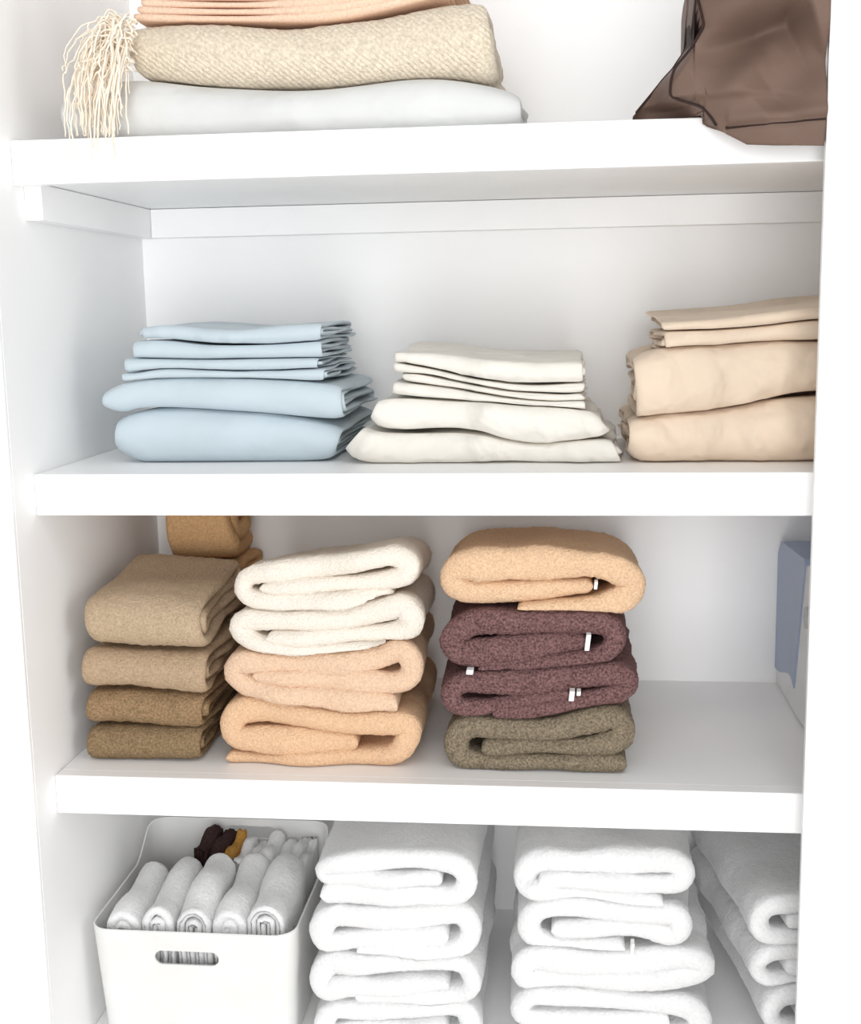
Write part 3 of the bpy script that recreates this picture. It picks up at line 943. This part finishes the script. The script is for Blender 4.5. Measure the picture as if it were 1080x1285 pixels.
cut = [link('handle_cutter', *stadium(.094, .171, .7035, .7215, .01, .06), M['plastic'], None, smooth=False),
       link('handle_cutter', *stadium(.113, .186, .7555, .7725, .25, .29), M['plastic'], None, smooth=False)]
for c in cut:
    md = bb.modifiers.new('hole', 'BOOLEAN'); md.operation = 'DIFFERENCE'; md.solver = 'EXACT'; md.object = c
dg = bpy.context.evaluated_depsgraph_get()
me2 = bpy.data.meshes.new_from_object(bb.evaluated_get(dg))
bb.modifiers.clear(); bb.data = me2
me2.polygons.foreach_set('use_smooth', [True] * len(me2.polygons)); me2.set_sharp_from_angle(angle=math.radians(35))
for c in cut:
    bpy.data.objects.remove(c, do_unlink=True)
bb.parent = binr; bb.location = (0, 0, 0)


def filed(name, xc, wd, y0, y1, ztop, mat, seed, label, group, lean=0., layers=2, back_rise=0., zbot=None):
    """cloth folded over and filed upright: nested arches seen from the front"""
    zb_ = BZ + th + .001 if zbot is None else zbot
    pts = []
    st = wd / 2 / layers
    for k in range(layers):
        r = wd / 2 - (k + .5) * st
        zt_ = ztop - (k + .5) * st * 1.15
        arcp = [(-r * math.cos(a), zt_ - r * 1.15 + r * 1.15 * math.sin(a)) for a in np.linspace(0, math.pi, 9)]
        seg = [(-r, zb_ + .004), (-r, (zb_ + zt_) / 2)] + arcp + [(r, (zb_ + zt_) / 2), (r, zb_ + .004)]
        if k % 2:
            seg = seg[::-1]
        pts += seg
    S = spline(pts, 6)
    R, s, L = resample(S, .005, .004)
    dep = y1 - y0
    v = end_spacing(dep, .005, .006); t = v / dep
    w1 = Wave(seed, 45)
    mid = np.zeros((len(R), len(v), 3))
    amp = 1 - .06 * (np.sin(t * 9 + seed) * .5 + .5)
    mid[..., 0] = xc + R[:, 0][:, None] * amp[None] + lean * t[None]
    mid[..., 1] = y0 + v[None] + .002 * np.sin(R[:, 1] * 90 + seed)[:, None]
    hz = (R[:, 1] - zb_) / (ztop - zb_)
    mid[..., 2] = R[:, 1][:, None] + (hz[:, None] * (back_rise * t + .004 * np.sin(t * 8 + seed * 2))[None])
    h = st * .52 * edge_prof(s, L, .004)[:, None] * edge_prof(v, dep, .005)[None]
    V, Fq, n = sheet_mesh(mid, h * np.ones_like(mid[..., 0]))
    V = V + n * (w1(V) * min(.0012, wd * .03))[:, None] + n * (np.random.default_rng(seed).normal(size=len(V)) * .0003)[:, None]
    V[:, 2] = np.maximum(V[:, 2], zb_)
    c = V.mean(0); c[2] = V[:, 2].min()
    return tag(link(name, V, Fq, mat, None, loc=c), label, 'washcloth', group)


names5 = ('leftmost white filed washcloth at the front of the bin', 'second white filed washcloth from the left at the front of the bin', 'middle white filed washcloth at the front of the bin, in front of the dark ones',
          'fourth white filed washcloth from the left at the front of the bin', 'rightmost white filed washcloth at the front of the bin, with round arched end')
edges5 = (.0290, .0725, .1140, .1590, .2005, .2470)
for i in range(5):
    a, b = edges5[i], edges5[i + 1]
    filed('washcloth', (a + b) / 2, (b - a) - .0008, .046, .172 + .008 * (i % 2), (.760, .763, .768, .764, .770)[i], M['white'], 201 + i, names5[i], 'white washcloths filed in the front of the bin', back_rise=(.006, .010, .018, .010, .014)[i], layers=2)
bk = [(.108, .0185, 'dark', .789, 'dark brown filed washcloth, leftmost of the coloured ones in the bin'), (.128, .0185, 'dark', .785, 'dark brown filed washcloth beside the mustard one in the bin'),
      (.1445, .0125, 'gold', .779, 'mustard filed washcloth between dark and white ones in the bin'), (.159, .0145, 'white', .774, 'thin white filed washcloth right beside the mustard one'),
      (.1745, .0145, 'white', .772, 'thin white filed washcloth, second to the right of the mustard one'), (.1925, .019, 'white', .779, 'white filed washcloth in front of the right end of the rear handle hole'),
      (.212, .017, 'white', .771, 'thin white filed washcloth just right of the rear handle hole'), (.2285, .0135, 'white', .777, 'thin white filed washcloth, second from the right in the back row'),
      (.2405, .0105, 'white', .769, 'thin white filed washcloth against the right side of the bin')]
for i, (xc, wd, m, zt_, lab) in enumerate(bk):
    filed('washcloth', xc - .004, wd, .184, .254, zt_ - .012, M[m], 221 + i, lab, 'washcloths filed in the back of the bin', lean=.004, layers=2 if wd > .016 else 1, back_rise=.006)

# ------------------------------------------------------------------ white towels on the lowest shelf
W1 = Conv(380, 1025, 4.5)
wt = dict(cat='towel', fuzz=.0004, wav=.0016, fat=1.2)
pat = [(300, 765, 48), (600, 770, 50), (850, 760, 48), (940, 700, 46), (930, 620, 46), (850, 572, 48), (600, 575, 52), (300, 580, 52), (165, 585, 50), (105, 650, 50), (135, 725, 46), (260, 705, 46), (450, 705, 46), (820, 680, 44)]
def shifted(dx, dy, kx=1., ky=1.):
    return [(500 + (x - 500) * kx + dx, 515 + (y - 515) * ky + dy, h * ky) for x, y, h in pat]
front_towel('folded_towel', shifted(5, 528, .98), W1, 48, M['white'], .046, .30, S4, 301, 'white folded towel at the bottom of the pile beside the bin', group='white towels beside the bin', **wt)
front_towel('folded_towel', shifted(0, 276, 1.02, .94), W1, 48, M['white'], .042, .30, S4, 302, 'white folded towel, second from the bottom beside the bin', group='white towels beside the bin', **wt)
front_towel('folded_towel', shifted(0, 0, 1.0), W1, 48, M['white'], .044, .30, S4, 303, 'white folded towel just under the top one beside the bin', group='white towels beside the bin', **wt)
front_towel('folded_towel', [(95, 455, 48), (300, 458, 50), (600, 465, 50), (820, 468, 48), (908, 420, 46), (912, 345, 46), (850, 290, 48), (700, 268, 50), (500, 265, 50), (300, 272, 50), (160, 285, 46), (102, 325, 44), (135, 368, 38), (230, 365, 36), (450, 362, 36), (785, 366, 36)],
            W1, 48, M['white'], .04, .31, S4, 304, 'white folded towel on top of the pile beside the bin', group='white towels beside the bin', **wt)

S4 = Height(Z4)
W2 = Conv(630, 1030, 4.0)
front_towel('folded_towel', [(100, 1105, 40), (500, 1105, 42), (900, 1090, 42), (985, 1020, 44), (900, 945, 46), (600, 915, 46), (300, 890, 46), (150, 885, 44), (85, 950, 44), (125, 1010, 40), (400, 1012, 40), (840, 1010, 40)],
            W2, 42, M['white'], .05, .30, S4, 311, 'white folded towel at the bottom of the middle white pile', group='white towels in the middle pile', **wt)
front_towel('folded_towel', [(700, 814, 40), (880, 812, 44), (1000, 765, 50), (940, 716, 46), (700, 722, 50), (400, 715, 50), (170, 705, 48), (98, 760, 46), (140, 822, 44), (300, 815, 42), (600, 808, 40), (800, 812, 40)],
            W2, 42, M['white'], .044, .30, S4, 312, 'wide white folded towel with a bulging right end in the middle white pile', group='white towels in the middle pile', **wt)
u2 = front_towel('folded_towel', [(618, 665, 38), (450, 655, 38), (250, 640, 40), (150, 590, 46), (150, 510, 46), (220, 465, 42), (400, 472, 42), (600, 485, 42), (760, 490, 42), (880, 500, 44), (905, 570, 44), (850, 615, 40), (700, 585, 38), (500, 562, 38), (245, 558, 38)],
            W2, 40, M['white'], .04, .30, S4, 313, 'white folded towel, second from the top of the middle white pile', group='white towels in the middle pile', lift=.0025, **wt)
front_towel('folded_towel', [(812, 420, 32), (600, 408, 32), (400, 393, 34), (230, 375, 38), (125, 335, 46), (125, 270, 48), (220, 222, 48), (450, 225, 50), (650, 228, 50), (840, 222, 50), (912, 268, 46), (880, 328, 42), (750, 332, 38), (500, 322, 36), (300, 308, 36), (180, 318, 34)],
            W2, 40, M['white'], .04, .30, S4, 314, 'white folded towel on top of the middle white pile', group='white towels in the middle pile', **wt)
care_tag(u2, 640, 618, 658, 672, .036, W2)

S4 = Height(Z4)
W3 = Conv(840, 1035, 5.139)
v1 = [(1450, 742, 42), (1000, 745, 44), (730, 738, 44), (612, 690, 46), (608, 605, 46), (690, 545, 48), (900, 530, 50), (1200, 530, 50), (1380, 530, 50), (1450, 590, 46), (1400, 645, 42), (1200, 648, 42), (760, 640, 42)]
for i, (dx, dy, lab) in enumerate(((70, 590, 'white folded towel at the bottom of the pile by the right jamb'), (-10, 295, 'white folded towel in the middle of the pile by the right jamb'), (0, 0, 'white folded towel on top of the pile by the right jamb'))):
    front_towel('folded_towel', [(x + dx, y + dy, h) for x, y, h in v1], W3, 44, M['white'], .052 + .004 * (i == 1), .31, S4, 321 + i, lab, group='white towels by the right jamb', back=(-.043, 0), droop=.12, **wt)

# ------------------------------------------------------------------ light: a big window behind the camera, daylight all round, added side and top fills
wd_ = bpy.data.worlds.new('daylight'); bpy.context.scene.world = wd_; wd_.use_nodes = True
bgn = wd_.node_tree.nodes['Background']; bgn.inputs['Color'].default_value = (.97, .985, 1, 1); bgn.inputs['Strength'].default_value = 1.1


def area(name, loc, target, sx, sy, power, col=(1, 1, 1)):
    from mathutils import Vector
    l = bpy.data.lights.new(name, 'AREA'); l.shape = 'RECTANGLE'; l.size = sx; l.size_y = sy; l.energy = power; l.color = col
    o = bpy.data.objects.new(name, l); COL.objects.link(o); o.location = loc
    o.rotation_euler = (Vector(target) - Vector(loc)).to_track_quat('-Z', 'Y').to_euler()
    return o


area('window_and_side_fill', (.6, -2.4, 1.15), (.5, .2, 1.05), 1.0, 1.8, 104)
area('window_and_side_fill', (2.6, -1.2, 1.25), (.25, .2, 1.15), 1.2, 2.0, 36, (1, .995, .98))  # added fill from the right to brighten the left wall, no known window
area('window_and_side_fill', (-1.6, -1.1, 1.2), (.7, .2, 1.15), 1.2, 2.0, 7, (.98, .99, 1))  # added weak fill from the left for faces turned that way
area('overhead_fill', (.55, -1.15, 2.35), (.5, .15, 1.0), 1.2, .5, 15, (1, .995, .98))  # added overhead fill to lift the shelf tops, no known lamp


# ------------------------------------------------------------------ camera
cd = bpy.data.cameras.new('camera'); cam = bpy.data.objects.new('camera', cd); COL.objects.link(cam)
cd.sensor_fit = 'VERTICAL'; cd.sensor_height = 36; cd.lens = F / 1285 * 36
cd.clip_start = .02; cd.clip_end = 50
from mathutils import Matrix
m4 = Matrix(((RGT[0], UPV[0], -FWD[0], CAM[0]), (RGT[1], UPV[1], -FWD[1], CAM[1]), (RGT[2], UPV[2], -FWD[2], CAM[2]), (0, 0, 0, 1)))
cam.matrix_world = m4
sc = bpy.context.scene
sc.camera = cam
sc.view_settings.view_transform = 'Standard'; sc.view_settings.look = 'None'; sc.view_settings.gamma = 1; sc.view_settings.use_curve_mapping = False
sc.view_settings.exposure = -1.22
sc.cycles.max_bounces = 20; sc.cycles.diffuse_bounces = 18
